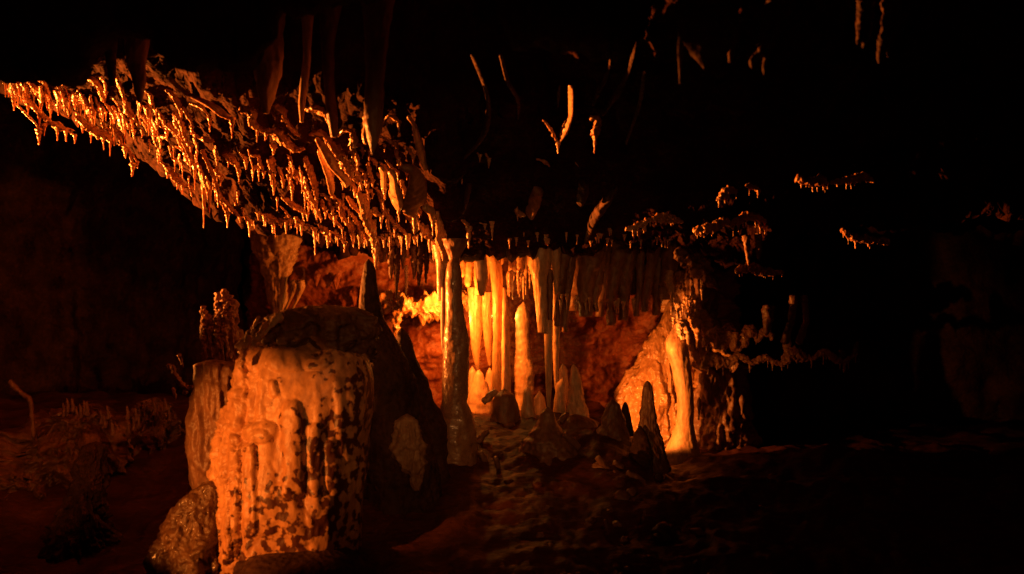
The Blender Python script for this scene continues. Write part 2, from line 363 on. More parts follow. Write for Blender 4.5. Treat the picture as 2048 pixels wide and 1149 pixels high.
# ------------------------------------------------------------------ draperies on the sloping ceiling (lower edges)
RN = [0]
LAB_D = ('short wet orange drip on the lit ceiling band left of the niche', 'short drips along the lit ceiling band')
def ridge(pts, r=4., h=4.5, dips=(), off=.16, label=None, m=None, dl=LAB_D, Y=None, rnd_drips=0, dlen=(10, 26), group=None, depth=1.3, amp=.55):
    RN[0] += 1; random.seed(1000 + RN[0] * 7)
    pl = []
    for i, p in enumerate(pts):
        y = Y if Y is not None else float(ceilY(p[0], p[1])) - off
        tr = 1. if 0 < i < len(pts) - 1 else .55
        pl.append((p[0], p[1], y, r * (.62 if m is None else 1) * tr * random.uniform(.55, 1.5)))
    o = tube('drapery', pl, m or M_ridge, depth=depth, upscale=h * (.72 if m is None else 1), amp=amp * (1.35 if m is None else 1), fr=1.1, seed=RN[0], n=26,
             label=label or 'ragged wet flowstone drapery with a glowing left edge on the ceiling slope', cat='drapery', group=group or (None if label else 'ragged draperies on the ceiling slope'))
    q = catmull(pl, 3)
    for (fx, L, wd) in dips:
        k = min(len(q) - 1, int(fx * len(q))); drip(q[k, 0], q[k, 1] - 1, q[k, 2], L * 1.15, wd * 1.15, parent=o)
    for _ in range(rnd_drips):
        k = random.randrange(2, len(q)); L = random.uniform(*dlen); drip(q[k, 0], q[k, 1] - 2, q[k, 2], L, random.uniform(5, 9), parent=o)
    return o
# traced lower edges of the main draperies
R_ = ridge
R_([(0, 158), (18, 165), (40, 190), (60, 208), (92, 240), (120, 258), (150, 262)], 4, 3, ((.08, 30, 7), (.25, 26, 7), (.55, 26, 9), (.8, 24, 8)), label='leftmost ragged drapery entering the frame on the ceiling slope')
R_([(30, 207), (55, 232), (72, 250), (78, 262)], 3.5, 3, ((.98, 26, 13),), label='drapery ending in the lowest stout drip at the far left ceiling edge')
R_([(78, 262), (92, 250), (118, 248), (132, 262), (150, 272)], 3, 4, ((.2, 20, 9), (.75, 20, 8), (1, 15, 7)))
R_([(100, 127), (112, 150), (128, 172), (138, 195), (140, 215)], 2.6, 2, ((.98, 14, 9),), label='long thin whip-like drapery rising above the left ceiling band')
R_([(75, 158), (88, 162), (96, 185), (102, 205), (103, 222)], 4, 3.5, ((.5, 18, 8),))
R_([(108, 165), (120, 180), (130, 192)], 4, 3, ((.8, 14, 7),))
R_([(150, 235), (170, 252), (190, 268), (215, 278), (230, 292)], 5, 3.5, ((.2, 18, 8), (.45, 22, 8), (.7, 24, 9), (.85, 28, 6)), amp=.8)
R_([(155, 180), (165, 195), (172, 212), (176, 232)], 4.5, 3.5, ((.3, 14, 8), (.98, 14, 9)))
R_([(165, 160), (182, 160), (196, 172), (204, 190), (208, 206)], 4.5, 2.5, ((.5, 14, 8),))
R_([(190, 195), (200, 225), (208, 250), (222, 265)], 6, 3, ((.9, 16, 8),))
R_([(200, 155), (210, 166), (212, 185)], 5, 2, ((.98, 10, 8),))
R_([(232, 152), (240, 172), (248, 195), (256, 215), (262, 228)], 4.5, 3, ((.5, 16, 8), (.98, 18, 8)), amp=.8)
R_([(228, 255), (236, 270), (244, 290), (250, 300)], 4, 3, ((.98, 14, 10),))
R_([(235, 288), (255, 300), (275, 325)], 3, 3, ((.35, 18, 10), (.95, 12, 7)))
R_([(258, 305), (262, 320), (266, 330)], 3.5, 3, ((.98, 22, 12),), label='drapery ending in a stout hollow-tipped drip below the left ceiling edge')
R_([(285, 180), (300, 188), (305, 205), (312, 228), (316, 245)], 4.5, 3, ((.3, 16, 9), (.98, 14, 9)), amp=.8)
R_([(300, 240), (306, 262), (318, 275), (335, 275)], 4, 3, ((.2, 14, 8), (.75, 14, 9)))
R_([(298, 205), (305, 240), (312, 262), (322, 285), (320, 300)], 3.5, 3, ((.98, 20, 9),))
R_([(320, 322), (335, 338), (350, 358), (368, 372), (385, 378)], 5, 3.5, ((.25, 18, 9), (.6, 16, 7), (.75, 18, 8), (.95, 16, 8)), amp=.9, label='long knobbly drapery along the lower left edge of the ceiling band')
R_([(330, 180), (345, 192), (356, 210), (362, 225)], 4.5, 2.5, ((.98, 10, 8),))
R_([(345, 225), (358, 240), (366, 262), (372, 288)], 5.5, 3, ((.5, 14, 8),), amp=.8)
R_([(362, 215), (375, 232), (382, 245), (384, 255)], 4, 3, ((.98, 14, 9),))
R_([(335, 245), (355, 275), (368, 300), (380, 325), (392, 335)], 5, 3.5, ((.95, 44, 9), (.4, 14, 8)), amp=.9, label='knobbly diagonal drapery ending in one long thin drip')
R_([(398, 330), (404, 350), (408, 372), (406, 382)], 6, 2.5, ((.85, 72, 9),), amp=.8, label='clumped drapery above the pair of longest straw drips')
R_([(412, 352), (418, 370), (420, 382)], 4, 2, ((.85, 44, 8),))
R_([(402, 300), (415, 330), (428, 360), (436, 385), (448, 415), (455, 430)], 4.5, 4, ((.98, 24, 9), (.5, 12, 7)), amp=.8, label='long steep diagonal drapery left of the dark ceiling hollow')
R_([(436, 388), (455, 412), (470, 428), (480, 436)], 4, 3.5, ((.98, 10, 8),), amp=.8)
R_([(486, 430), (494, 440), (499, 446)], 4.5, 3, ((.9, 26, 9),))
R_([(338, 158), (352, 172), (372, 188), (395, 200), (418, 212), (440, 228), (464, 240)], 4, 2.2, ((.985, 34, 11),), off=.5, amp=.25, m=M_drip, label='smooth thick blade of flowstone sweeping diagonally above the ceiling band')
R_([(378, 208), (398, 214), (412, 226), (420, 238)], 4, 3, ((.98, 24, 9),), off=.3)
R_([(380, 260), (395, 275), (412, 280), (430, 285)], 3.5, 3, ((.3, 10, 8),), amp=.8)
R_([(445, 310), (460, 318), (472, 330), (478, 345)], 5, 3, ((.3, 18, 8), (.98, 18, 8)), amp=1.)
R_([(500, 312), (515, 315), (520, 330), (528, 345)], 4, 3, ((.98, 12, 9),), amp=.9)
R_([(478, 305), (488, 316), (492, 325)], 4, 2.5, ((.98, 14, 9),))
R_([(535, 340), (545, 355), (548, 372)], 5, 3, ((.4, 20, 8), (.98, 18, 9)), amp=.9)
R_([(555, 335), (562, 350), (566, 362)], 4, 3, ((.98, 14, 9),))
R_([(572, 335), (585, 345), (600, 345)], 4, 3, ((.4, 16, 10),))
R_([(590, 345), (600, 360), (612, 385), (622, 405), (630, 420)], 4.5, 3.5, (), amp=.9)
R_([(608, 315), (618, 345), (628, 375), (634, 400)], 5.5, 3.5, ((.98, 18, 9),), amp=.9, label='steep knobbly drapery crossing the middle of the ceiling band')
# top ledge, centre
R_([(478, 222), (500, 225), (505, 245), (520, 260), (545, 265), (560, 275), (575, 290), (590, 300), (610, 298)], 9, 2.5, ((.35, 26, 8), (.45, 18, 12)), off=.4, amp=.7, depth=2.2, label='broad rough lit shelf at the top of the ceiling band')
R_([(545, 215), (562, 225), (570, 240), (585, 262), (600, 275)], 8, 2, (), off=.35, amp=.7, depth=2)
R_([(612, 220), (635, 218), (652, 232), (660, 245)], 11, 1.5, (), off=.35, amp=.6, depth=2, label='bright rough knob of flowstone at the top of the ceiling band')
R_([(540, 290), (548, 296), (552, 300)], 6, 2.5, ((.6, 14, 12),), off=.25)
R_([(618, 270), (640, 268), (655, 280), (668, 300), (680, 315), (695, 340), (705, 355)], 7, 2.8, ((.3, 26, 9), (.7, 26, 10), (.95, 28, 8)), off=.35, amp=.9, depth=1.8, label='twisted beaded drapery running down the middle of the ceiling band')
R_([(632, 278), (645, 298), (658, 320), (672, 342), (690, 362), (695, 372)], 7, 1.6, (), off=.55, amp=.2, m=M_drip, depth=1.3, label='smooth pale finger of calcite lying diagonally across the ceiling band')
R_([(636, 300), (648, 330), (656, 352), (662, 378), (664, 392)], 6, 1.6, (), off=.5, amp=.2, m=M_drip, label='smooth orange fang beside the pale diagonal finger')
R_([(675, 275), (688, 262), (702, 266), (706, 285), (706, 305)], 6, 2.2, ((.98, 22, 10),), off=.35, amp=.9, depth=1.6, label='curled beaded loop of flowstone near the top of the band')
R_([(712, 288), (722, 292), (726, 303)], 5, 2, ((.98, 14, 9),), off=.3, amp=.9)
R_([(762, 268), (764, 248), (776, 234), (790, 238), (800, 248)], 4, 2, ((.95, 18, 10),), off=.3, amp=.7, label='hooked flowstone loop left of the leaning horn')
R_([(760, 272), (775, 282), (790, 292), (792, 308), (798, 322)], 5.5, 2.4, ((.95, 18, 9),), off=.3, amp=.9)
R_([(812, 296), (820, 305), (826, 312)], 6, 2, ((.9, 16, 9),), off=.3, amp=.7)
R_([(815, 233), (826, 250), (832, 275), (840, 305), (847, 330), (853, 342)], 5, 1.8, (), off=.45, amp=.15, m=M_drip, label='smooth leaning horn of flowstone with a bright left edge')
R_([(735, 325), (738, 345), (745, 362)], 6, 2.4, ((.98, 14, 10),), amp=.9)
R_([(708, 330), (714, 345), (718, 360)], 5, 2.4, ((.3, 16, 8), (.98, 28, 8)), amp=.9)
R_([(640, 388), (655, 398), (664, 415)], 7, 2.4, ((.98, 14, 11),), amp=.9, label='knob-ended drapery in the centre of the ceiling band')
R_([(665, 395), (678, 415), (688, 440), (700, 455), (705, 470)], 5.5, 3.4, ((.98, 18, 9),), amp=.9)
R_([(700, 425), (712, 445), (722, 465)], 5, 3, ((.95, 20, 8),), amp=.9)
R_([(715, 390), (726, 410), (732, 440), (742, 465), (747, 480)], 11, 2.4, ((.98, 26, 14),), off=.4, amp=.5, depth=1.5, label='large tapered drapery whose tip hangs over the dark thin stalagmite')
R_([(752, 375), (760, 400), (768, 425), (785, 445), (800, 460), (815, 472)], 5, 3.2, ((.4, 16, 8), (.7, 24, 9), (.98, 26, 10)), amp=.9, label='knobbly drapery sloping down toward the niche mouth')
R_([(765, 335), (768, 350), (769, 380)], 6, 2, ((.9, 22, 11),), off=.55, amp=.15, m=M_drip, label='smooth short prong left of the big hanging fang')
R_([(785, 345), (790, 370), (796, 400), (797, 420)], 10, 1.6, ((.95, 26, 10),), off=.6, amp=.2, m=M_drip, depth=1.3, label='large smooth hanging fang of pale calcite right of the prong')
R_([(800, 335), (825, 345), (830, 380), (822, 412), (830, 432)], 15, 1.5, ((.96, 36, 12),), off=.55, amp=.2, m=M_brown, depth=1., label='bulky rounded flowstone bulge above the niche mouth')
R_([(845, 415), (860, 425), (866, 440)], 7, 2, ((.96, 30, 11),), off=.5, amp=.2, m=M_drip)
R_([(872, 425), (876, 450), (880, 480), (886, 500)], 8, 1.6, ((.95, 24, 11),), off=.4, amp=.4, m=M_drip, label='rough pillar-like drapery joining the ceiling above the tall column')
R_([(510, 425), (525, 430), (540, 438), (556, 445), (575, 440)], 4.5, 3, ((.1, 14, 8), (.3, 20, 8), (.55, 24, 9), (.8, 12, 7)), amp=1., label='fringed ceiling edge above the pale wall corner')
R_([(562, 395), (580, 408), (600, 420), (615, 428)], 4, 3, ((.8, 16, 8), (.95, 14, 7)), amp=.8)
R_([(560, 412), (575, 430), (580, 440)], 4, 3, ((.98, 18, 9),))
R_([(590, 435), (605, 450), (620, 452), (630, 462)], 4, 3, ((.1, 18, 8), (.4, 22, 8), (.98, 44, 8)), amp=.8)
R_([(632, 440), (645, 458), (656, 475)], 6, 3, ((.4, 12, 7), (.95, 20, 9)), amp=.9)
R_([(670, 470), (685, 480), (690, 486)], 4, 3, ((.3, 18, 6), (.98, 18, 9)))
R_([(838, 450), (850, 465), (862, 478)], 7, 2.6, ((.3, 24, 8), (.9, 28, 9)), amp=.9)
# right of the tall column: scattered lit bits on the dark ceiling
LAB_R = ('small lit drip hanging from the dark ceiling right of the tall column', 'lit drips on the dark central ceiling')
def small(pts, r, dips, lab=None, **k): return ridge(pts, r, 2.2, dips, label=lab, dl=LAB_R, group=None if lab else 'small lit knobs on the dark central ceiling', **k)
for a in ([(893, 302), (905, 322), (910, 330)], 3.5, ((.98, 22, 9),)), ([(915, 322), (922, 330), (924, 336)], 3.5, ((.98, 30, 10),)), \
         ([(950, 302), (960, 312)], 3.5, ((.9, 12, 8),)), ([(970, 308), (978, 320)], 4, ((.95, 16, 8),)), ([(872, 318), (880, 326)], 3, ()):
    o = small(*a); o['label'] = 'small lit knob with drips on the dark ceiling right of the leaning horn'
for a in ([(922, 440), (932, 448), (938, 458)], 6, ((.95, 36, 12),)), ([(958, 446), (970, 450)], 4, ((.9, 10, 8),)), ([(978, 444), (984, 448)], 5, ((.9, 30, 9),)):
    o = small(*a); o['label'] = 'lit knob with a drip on the dark ceiling edge above the niche crown'; 
small([(1086, 240), (1098, 255), (1108, 272), (1116, 286)], 3.2, ((.98, 20, 11),), 'left arm of the glowing V-shaped flowstone on the dark ceiling', amp=.8, off=.65)
small([(1143, 172), (1144, 205), (1142, 235), (1132, 262), (1120, 284)], 5, (), 'right arm of the glowing V-shaped flowstone, a long curved rib', off=.65, amp=.3, m=M_drip)
small([(1178, 236), (1192, 240), (1190, 262), (1190, 276)], 9, ((.9, 32, 11),), 'blocky glowing knob with one drip right of the V-shaped flowstone', off=.65, amp=.8)
small([(1072, 318), (1090, 325), (1100, 335)], 2.8, (), 'tiny lit knob below the V-shaped flowstone', amp=.9)
small([(1150, 325), (1158, 335)], 2.5, (), 'tiny lit speck of flowstone right of and below the V shape')
small([(1030, 420), (1040, 430), (1052, 432)], 8, ((.3, 16, 6),), 'bright crusted knob low on the ceiling above the niche crown', amp=1.)
small([(1080, 380), (1072, 410), (1060, 436)], 11, (), 'dim reddish tongue beside the bright crusted knob', m=M_brown, amp=.25)
# thin curved ribs on the dark ceiling
for k, (pts, rr, lab) in enumerate([
    ([(1000, 110), (1015, 165), (1035, 200), (1036, 240)], 4, 'thin curved rib hanging on the dark ceiling left of the glowing V'),
    ([(945, 110), (975, 190), (975, 250), (955, 290), (925, 320)], 5, 'long S-curved rib on the dark ceiling above the tall column'),
    ([(1275, 60), (1262, 130), (1240, 180), (1205, 232)], 5, 'long curved rib ending at the blocky glowing knob'),
    ([(1222, 110), (1215, 150), (1200, 180), (1186, 212)], 4, 'short curved rib left of the long curved one'),
    ([(1290, 140), (1282, 200), (1270, 240), (1252, 290)], 4, 'faint rib furthest right of the curved ceiling ribs'),
    ([(1235, 375), (1215, 405), (1190, 440), (1170, 490)], 6, 'dim slanting rib above the row of thick stalactites'),
    ([(1120, 170), (1118, 190), (1116, 215)], 3, 'faint short rib just left of the glowing curved rib'),
    ([(1170, 365), (1168, 385), (1160, 410)], 10, 'dim greyish stub hanging on the dark ceiling'),
    ([(940, 370), (935, 395), (925, 430)], 8, 'dim greyish stub right of the rough pillar-like drapery'),
    ([(1075, 20), (1078, 60), (1078, 85)], 7, 'dim stub near the top edge of the picture')]):
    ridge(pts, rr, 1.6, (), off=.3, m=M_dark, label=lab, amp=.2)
# big near stalactites at the top
def near(rows, Y, lab, m=M_brown, **k): return formation('stalactite', rows, Y, m, label=lab, cat='stalactite', **k)
near([(-60, 215, 330), (20, 245, 308), (60, 252, 302), (100, 250, 293), (130, 256, 288), (160, 265, 290), (185, 270, 288), (205, 276, 284)], 6.15, 'broad tapering stalactite above the left ceiling band', amp=.12, flute=.08, seed=2)
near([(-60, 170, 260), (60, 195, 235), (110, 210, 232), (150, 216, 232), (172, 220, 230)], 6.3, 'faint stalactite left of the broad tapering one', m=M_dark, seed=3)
near([(-60, 480, 590), (30, 500, 566), (100, 505, 564), (150, 512, 560), (180, 516, 552), (205, 522, 545), (226, 527, 538)], 5.85, 'wide greyish stalactite with a pale tip above the rough shelf', m=M_pillar, amp=.16, flute=.12, seed=4)
near([(-60, 590, 640), (60, 605, 624), (120, 606, 622), (170, 600, 616), (210, 597, 610), (244, 600, 607)], 5.85, 'slim forked stalactite right of the wide greyish one', m=M_cream, amp=.08, seed=5)
near([(-60, 625, 700), (20, 638, 682), (80, 642, 670), (150, 646, 668), (200, 650, 672), (240, 654, 676), (275, 662, 674)], 5.8, 'long reddish stalactite in front of the bright knob', m=M_brown, amp=.08, seed=6)
near([(-60, 715, 800), (60, 730, 778), (150, 732, 768), (220, 728, 766), (250, 730, 764), (280, 736, 758), (300, 741, 750), (308, 743, 747)], 5.5, 'thick dark stalactite whose blunt tip hangs over the beaded loop', m=M_brown, amp=.08, flute=.05, seed=7)
tube('side_prong', [(728, 232, 5.95, 4), (732, 250, 5.95, 5), (730, 270, 5.95, 6), (733, 290, 5.95, 6)], M_drip, seed=3, label=None, parent=bpy.data.objects['stalactite.%03d' % 0] if False else S.objects[-1])
# dim hanging masses, upper right
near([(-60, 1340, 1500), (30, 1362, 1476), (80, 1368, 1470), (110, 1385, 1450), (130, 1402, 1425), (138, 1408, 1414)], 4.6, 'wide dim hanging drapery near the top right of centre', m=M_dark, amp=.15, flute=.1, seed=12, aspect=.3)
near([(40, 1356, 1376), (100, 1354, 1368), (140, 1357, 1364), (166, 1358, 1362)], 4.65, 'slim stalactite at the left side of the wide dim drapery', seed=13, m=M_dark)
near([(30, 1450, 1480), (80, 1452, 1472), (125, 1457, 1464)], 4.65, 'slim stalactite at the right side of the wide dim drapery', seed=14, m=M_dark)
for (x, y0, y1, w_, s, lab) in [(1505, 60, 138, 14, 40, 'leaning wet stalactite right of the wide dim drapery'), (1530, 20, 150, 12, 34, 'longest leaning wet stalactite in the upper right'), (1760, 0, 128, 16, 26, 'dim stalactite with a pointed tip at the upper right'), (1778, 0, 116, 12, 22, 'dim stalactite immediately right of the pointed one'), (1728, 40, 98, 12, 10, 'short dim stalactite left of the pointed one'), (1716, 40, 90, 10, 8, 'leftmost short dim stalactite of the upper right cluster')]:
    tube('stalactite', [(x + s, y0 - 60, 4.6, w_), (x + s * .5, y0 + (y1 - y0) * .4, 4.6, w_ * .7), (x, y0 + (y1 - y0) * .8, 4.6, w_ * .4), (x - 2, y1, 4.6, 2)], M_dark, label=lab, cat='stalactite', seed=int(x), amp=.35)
# faint lit tiers on the right
LAB_T = {0: ('tiny dim drip on the uppermost far ledge at the right', 'drips on the uppermost right ledge'),
         1: ('tiny dim drip on the middle far ledge at the right', 'drips on the middle right ledge'),
         2: ('tiny lit drip on the ledge right of the pale crag', 'drips on the ledge beside the crag')}
def tier(pts, r, nd, which, lab, Y, L=(8, 22)):
    ridge(pts, r, 2.5, (), Y=Y, label=lab, dl=LAB_T[which], rnd_drips=nd, dlen=L, m=M_ridge, amp=1.1)
tier([(1432, 402), (1455, 388), (1475, 382)], 4, 6, 0, 'short far ledge fringe, left piece of the uppermost tier', 6.3)
tier([(1490, 372), (1505, 376), (1522, 386)], 5, 4, 0, 'knobbly far ledge fringe, second piece of the uppermost tier', 6.3)
tier([(1590, 360), (1615, 366), (1640, 366), (1655, 368)], 6, 9, 0, 'knobbly far ledge fringe in the middle of the uppermost tier', 6.3)
tier([(1660, 368), (1690, 364), (1728, 358), (1750, 366)], 4, 6, 0, 'far ledge fringe at the right end of the uppermost tier', 6.3)
tier([(1250, 462), (1275, 455), (1300, 442), (1330, 440), (1368, 446)], 5, 12, 1, 'far ledge fringe, left piece of the middle tier', 6.9)
tier([(1385, 462), (1420, 462), (1450, 448), (1462, 444)], 4.5, 6, 1, 'far ledge fringe, centre piece of the middle tier', 6.9)
tier([(1462, 456), (1475, 446), (1500, 436), (1535, 446)], 4.5, 12, 1, 'far ledge fringe, right piece of the middle tier', 6.9, (10, 30))
tier([(1680, 460), (1705, 478), (1740, 482), (1780, 486)], 4.5, 8, 1, 'faint ledge fringe at the far right of the middle tier', 7.0)
tier([(1470, 545), (1500, 540), (1540, 548), (1570, 545)], 4.5, 8, 1, 'faint fringe below the middle tier', 7.8)
for k, (pts, lab) in enumerate([([(1492, 470, 7.7, 9), (1494, 500, 7.7, 5), (1498, 532, 7.7, 3)], 'dim tapering leg of flowstone below the middle tier'),
    ([(1515, 466, 7.7, 9), (1518, 492, 7.7, 6), (1516, 520, 7.7, 3)], 'second dim leg of flowstone below the middle tier'),
    ([(1588, 590, 8., 8), (1582, 640, 8., 7), (1568, 690, 8., 8)], 'left leg of the dim forked flowstone above the right ledge'),
    ([(1606, 590, 8., 7), (1612, 640, 8., 6), (1596, 690, 8., 8)], 'right leg of the dim forked flowstone above the right ledge'),
    ([(1538, 610, 8., 12), (1535, 650, 8., 9), (1532, 672, 8., 4)], 'dim stub hanging over the ledge beside the crag')]):
    tube('stalactite', pts, M_brown, label=lab, cat='stalactite', seed=k + 50, amp=.3)

# ------------------------------------------------------------------ filler draperies on the slope
random.seed(5)
for k in range(170):
    x = random.uniform(10, 880) if k < 140 else random.uniform(0, 330)
    lo = np.interp(x, EX, EP); hi = np.interp(x, [0, 200, 300, 460, 520, 830, 880], [165, 190, 205, 290, 300, 300, 360])
    y = random.uniform(hi, lo - 30)
    if 440 < x < 560 and 340 < y < 420: continue
    L = random.uniform(8, 46); a = math.radians(random.uniform(38, 88))
    pts = [(x, y), (x + L * .5 * math.cos(a) + random.uniform(-3, 3), y + L * .5 * math.sin(a)), (x + L * math.cos(a), y + L * math.sin(a))]
    ridge(pts, random.uniform(2.2, 5.4), random.uniform(1.8, 4.), ((.95, random.uniform(5, 24), random.uniform(4, 9)),), off=random.uniform(.08, .28), amp=.9)
LAB_E = ('fine drip hanging along the lower edge of the lit ceiling band', 'fine drips along the lower ceiling edge')
for k in range(46):
    x = random.uniform(500, 900); y = np.interp(x, EX, EP) - random.uniform(0, 14)
    drip(x, y, float(np.interp(x, EX, EY)) - random.uniform(.02, .15), random.uniform(8, 40), random.uniform(4, 10), *LAB_E)
for k in range(70):
    x = random.uniform(30, 860); lo = np.interp(x, EX, EP); hi = np.interp(x, [0, 200, 300, 460, 520, 830, 880], [165, 190, 205, 290, 280, 290, 360]); y = random.uniform(hi, lo)
    drip(x, y, float(ceilY(x, y)) - .1, random.uniform(10, 30), random.uniform(4, 8), 'fine plumb straw hanging among the draperies of the lit ceiling band', 'fine straws among the draperies')

# ------------------------------------------------------------------ niche
def col(rows, Y, lab, m=M_cream, name='column', cat='column', **k): return formation(name, rows, Y, m, label=lab, cat=cat, **k)
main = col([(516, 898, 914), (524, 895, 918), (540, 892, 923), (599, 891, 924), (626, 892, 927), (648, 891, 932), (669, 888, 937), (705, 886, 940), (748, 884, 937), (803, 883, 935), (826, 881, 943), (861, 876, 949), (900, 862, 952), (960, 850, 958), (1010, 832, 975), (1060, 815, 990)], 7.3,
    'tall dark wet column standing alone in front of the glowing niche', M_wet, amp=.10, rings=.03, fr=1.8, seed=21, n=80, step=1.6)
formation('side_lobe', [(862, 862, 872), (880, 852, 880), (920, 845, 882), (960, 838, 880), (1010, 835, 880)], 7.2, M_wet, amp=.12, seed=22, parent=main)
col([(478, 884, 936), (495, 892, 930), (512, 898, 920), (530, 902, 914)], 7.35, 'stalactite joined to the top of the tall dark column', M_brown, 'stalactite', 'stalactite', amp=.1, flute=.1, seed=23)
col([(490, 862, 905), (510, 868, 900), (530, 872, 894), (560, 873, 892), (590, 874, 890), (602, 877, 888)], 7.9, 'orange stalactite just left of the tall dark column', M_drip, 'stalactite', 'stalactite', amp=.06, seed=24)
col([(575, 882, 893), (640, 881, 892), (690, 882, 892), (706, 885, 890)], 7.6, 'thin dim straw directly behind the left edge of the tall column', M_cream, 'stalactite', 'stalactite', amp=.06, seed=25)
col([(575, 936, 964), (600, 938, 963), (660, 941, 962), (700, 944, 961), (725, 949, 960), (744, 955, 958)], 8.85, 'brilliantly lit tapering stalactite right of the tall column', m=M_amber, name='stalactite', cat='stalactite', amp=.06, flute=.10, seed=26, step=1.6)
col([(585, 963, 984), (640, 965, 983), (690, 970, 983), (722, 975, 983), (732, 978, 982)], 8.85, 'second brilliantly lit stalactite, right of the first', m=M_amber, name='stalactite', cat='stalactite', amp=.06, flute=.10, seed=27, step=1.6)
st1 = col([(738, 955, 960), (745, 950, 965), (760, 946, 970), (775, 943, 975), (790, 937, 980), (815, 934, 986), (840, 934, 990)], 8.85, 'glowing stalagmite under the brilliantly lit stalactite', name='stalagmite', cat='stalagmite', amp=.08, rings=.05, seed=28)
col([(736, 976, 982), (748, 971, 987), (770, 969, 990), (800, 966, 995), (830, 964, 996)], 8.95, 'glowing stalagmite under the second brilliantly lit stalactite', name='stalagmite', cat='stalagmite', amp=.08, rings=.05, seed=29)
col([(733, 941, 948), (745, 936, 953), (780, 934, 955), (830, 930, 960)], 9.1, 'dimmer rounded stalagmite behind the glowing pair', name='stalagmite', cat='stalagmite', amp=.08, seed=30)
colC = col([(500, 968, 1000), (530, 978, 1003), (560, 983, 1005), (600, 985, 1005), (683, 987, 1003), (690, 986, 1001), (740, 985, 1001), (790, 984, 1003)], 8.6, 'smooth full-height orange column right of the brilliant stalactites', M_amber, amp=.07, flute=.05, seed=31)
col([(575, 1003, 1012), (600, 1003, 1015), (690, 1003, 1020), (740, 1004, 1021), (790, 1003, 1022)], 8.7, 'slightly dimmer column touching the smooth orange one on its right', amp=.07, flute=.05, seed=32)
mC = col([(778, 1000, 1016), (786, 990, 1028), (810, 984, 1036), (840, 981, 1041), (862, 979, 1045), (890, 978, 1048)], 8.45, 'broad rounded boss beneath the paired orange columns', name='stalagmite', cat='stalagmite', m=M_brown, amp=.10, seed=33)
col([(604, 1044, 1050), (612, 1038, 1054), (626, 1031, 1058), (669, 1031, 1058), (700, 1030, 1061), (716, 1029, 1062), (730, 1029, 1066), (750, 1028, 1069), (770, 1029, 1068), (790, 1030, 1066), (830, 1026, 1070)], 9.12, 'stout orange stalagmite with a fiery white tip', name='stalagmite', cat='stalagmite', amp=.09, rings=.07, seed=34, n=72, step=1.6)
col([(773, 1051, 1059), (782, 1047, 1063), (800, 1045, 1066), (830, 1042, 1072), (850, 1040, 1074), (870, 1042, 1070)], 8.55, 'small knobbly stalagmite standing in front of the fiery-tipped one', name='stalagmite', cat='stalagmite', amp=.09, rings=.08, seed=35, m=M_cream)
col([(783, 1074, 1084), (792, 1069, 1089), (815, 1067, 1092), (850, 1066, 1094)], 8.75, 'short rounded stalagmite right behind the knobbly one', name='stalagmite', cat='stalagmite', amp=.08, seed=36, m=M_cream)
col([(640, 1088, 1106), (700, 1089, 1105), (760, 1091, 1104), (800, 1093, 1102), (818, 1095, 1101)], 8.5, 'slim red-lit column hanging almost to the floor, left of a pair', name='stalactite', cat='stalactite', amp=.08, seed=37)
col([(480, 1103, 1122), (640, 1104, 1121), (720, 1106, 1118), (760, 1108, 1116), (778, 1110, 1114)], 8.6, 'slim red-lit column hanging almost to the floor, right of a pair', name='stalactite', cat='stalactite', amp=.08, seed=38)
def cut(rows, Y, lab, **k):
    return col(rows, Y, lab, name='stalactite', cat='stalactite', amp=k.pop('amp', .06), flute=k.pop('flute', .06), **k)
cut([(488, 1062, 1104), (520, 1058, 1102), (538, 1059, 1099), (552, 1064, 1094), (600, 1070, 1094), (660, 1076, 1095), (665, 1077, 1094)], 8.5, 'thick broken-off stalactite with a flat end in the niche crown', seed=39, n=64)
cut([(540, 1094, 1106), (600, 1095, 1106), (668, 1097, 1105), (674, 1099, 1104)], 8.5, 'thin stalactite touching the right side of the thick broken one', seed=40, m=M_brown)
cut([(490, 1100, 1122), (530, 1104, 1120), (560, 1107, 1118), (588, 1109, 1116)], 8.5, 'short pale stalactite right of the thick broken one', seed=41)
# crown of blades above the columns
random.seed(21)
crown = [(925, 555, 10), (936, 575, 12), (948, 520, 9), (956, 590, 13), (966, 545, 11), (975, 560, 9), (984, 530, 8), (992, 520, 9), (1004, 530, 8), (1012, 522, 7), (1022, 538, 9), (1030, 545, 10), (1038, 540, 8), (1044, 548, 9), (1052, 550, 8), (1058, 535, 7), (1067, 545, 9), (1074, 532, 8), (1086, 535, 9), (1115, 575, 10)]
for k, (x, yb, wd) in enumerate(crown):
    Y = 8.6 + .13 * ((k * 7) % 3)
    top = 484 + (k * 13) % 9
    tube('stalactite', [(x + 3, top - 14, Y, wd * .9), (x + 1, (top + yb) / 2, Y, wd * .72), (x, yb - 6, Y, wd * .5), (x, yb, Y, wd * .34)], M_amber, amp=.22, seed=k + 300, depth=.9,
         label='pale amber stalactite blade in the bright crown over the niche columns', cat='stalactite', group='amber blades in the niche crown')
cut([(500, 948, 968), (530, 950, 974), (560, 953, 976), (585, 957, 970), (592, 959, 968)], 8.4, 'leaning orange blunt stalactite between the brilliant ones', seed=45)
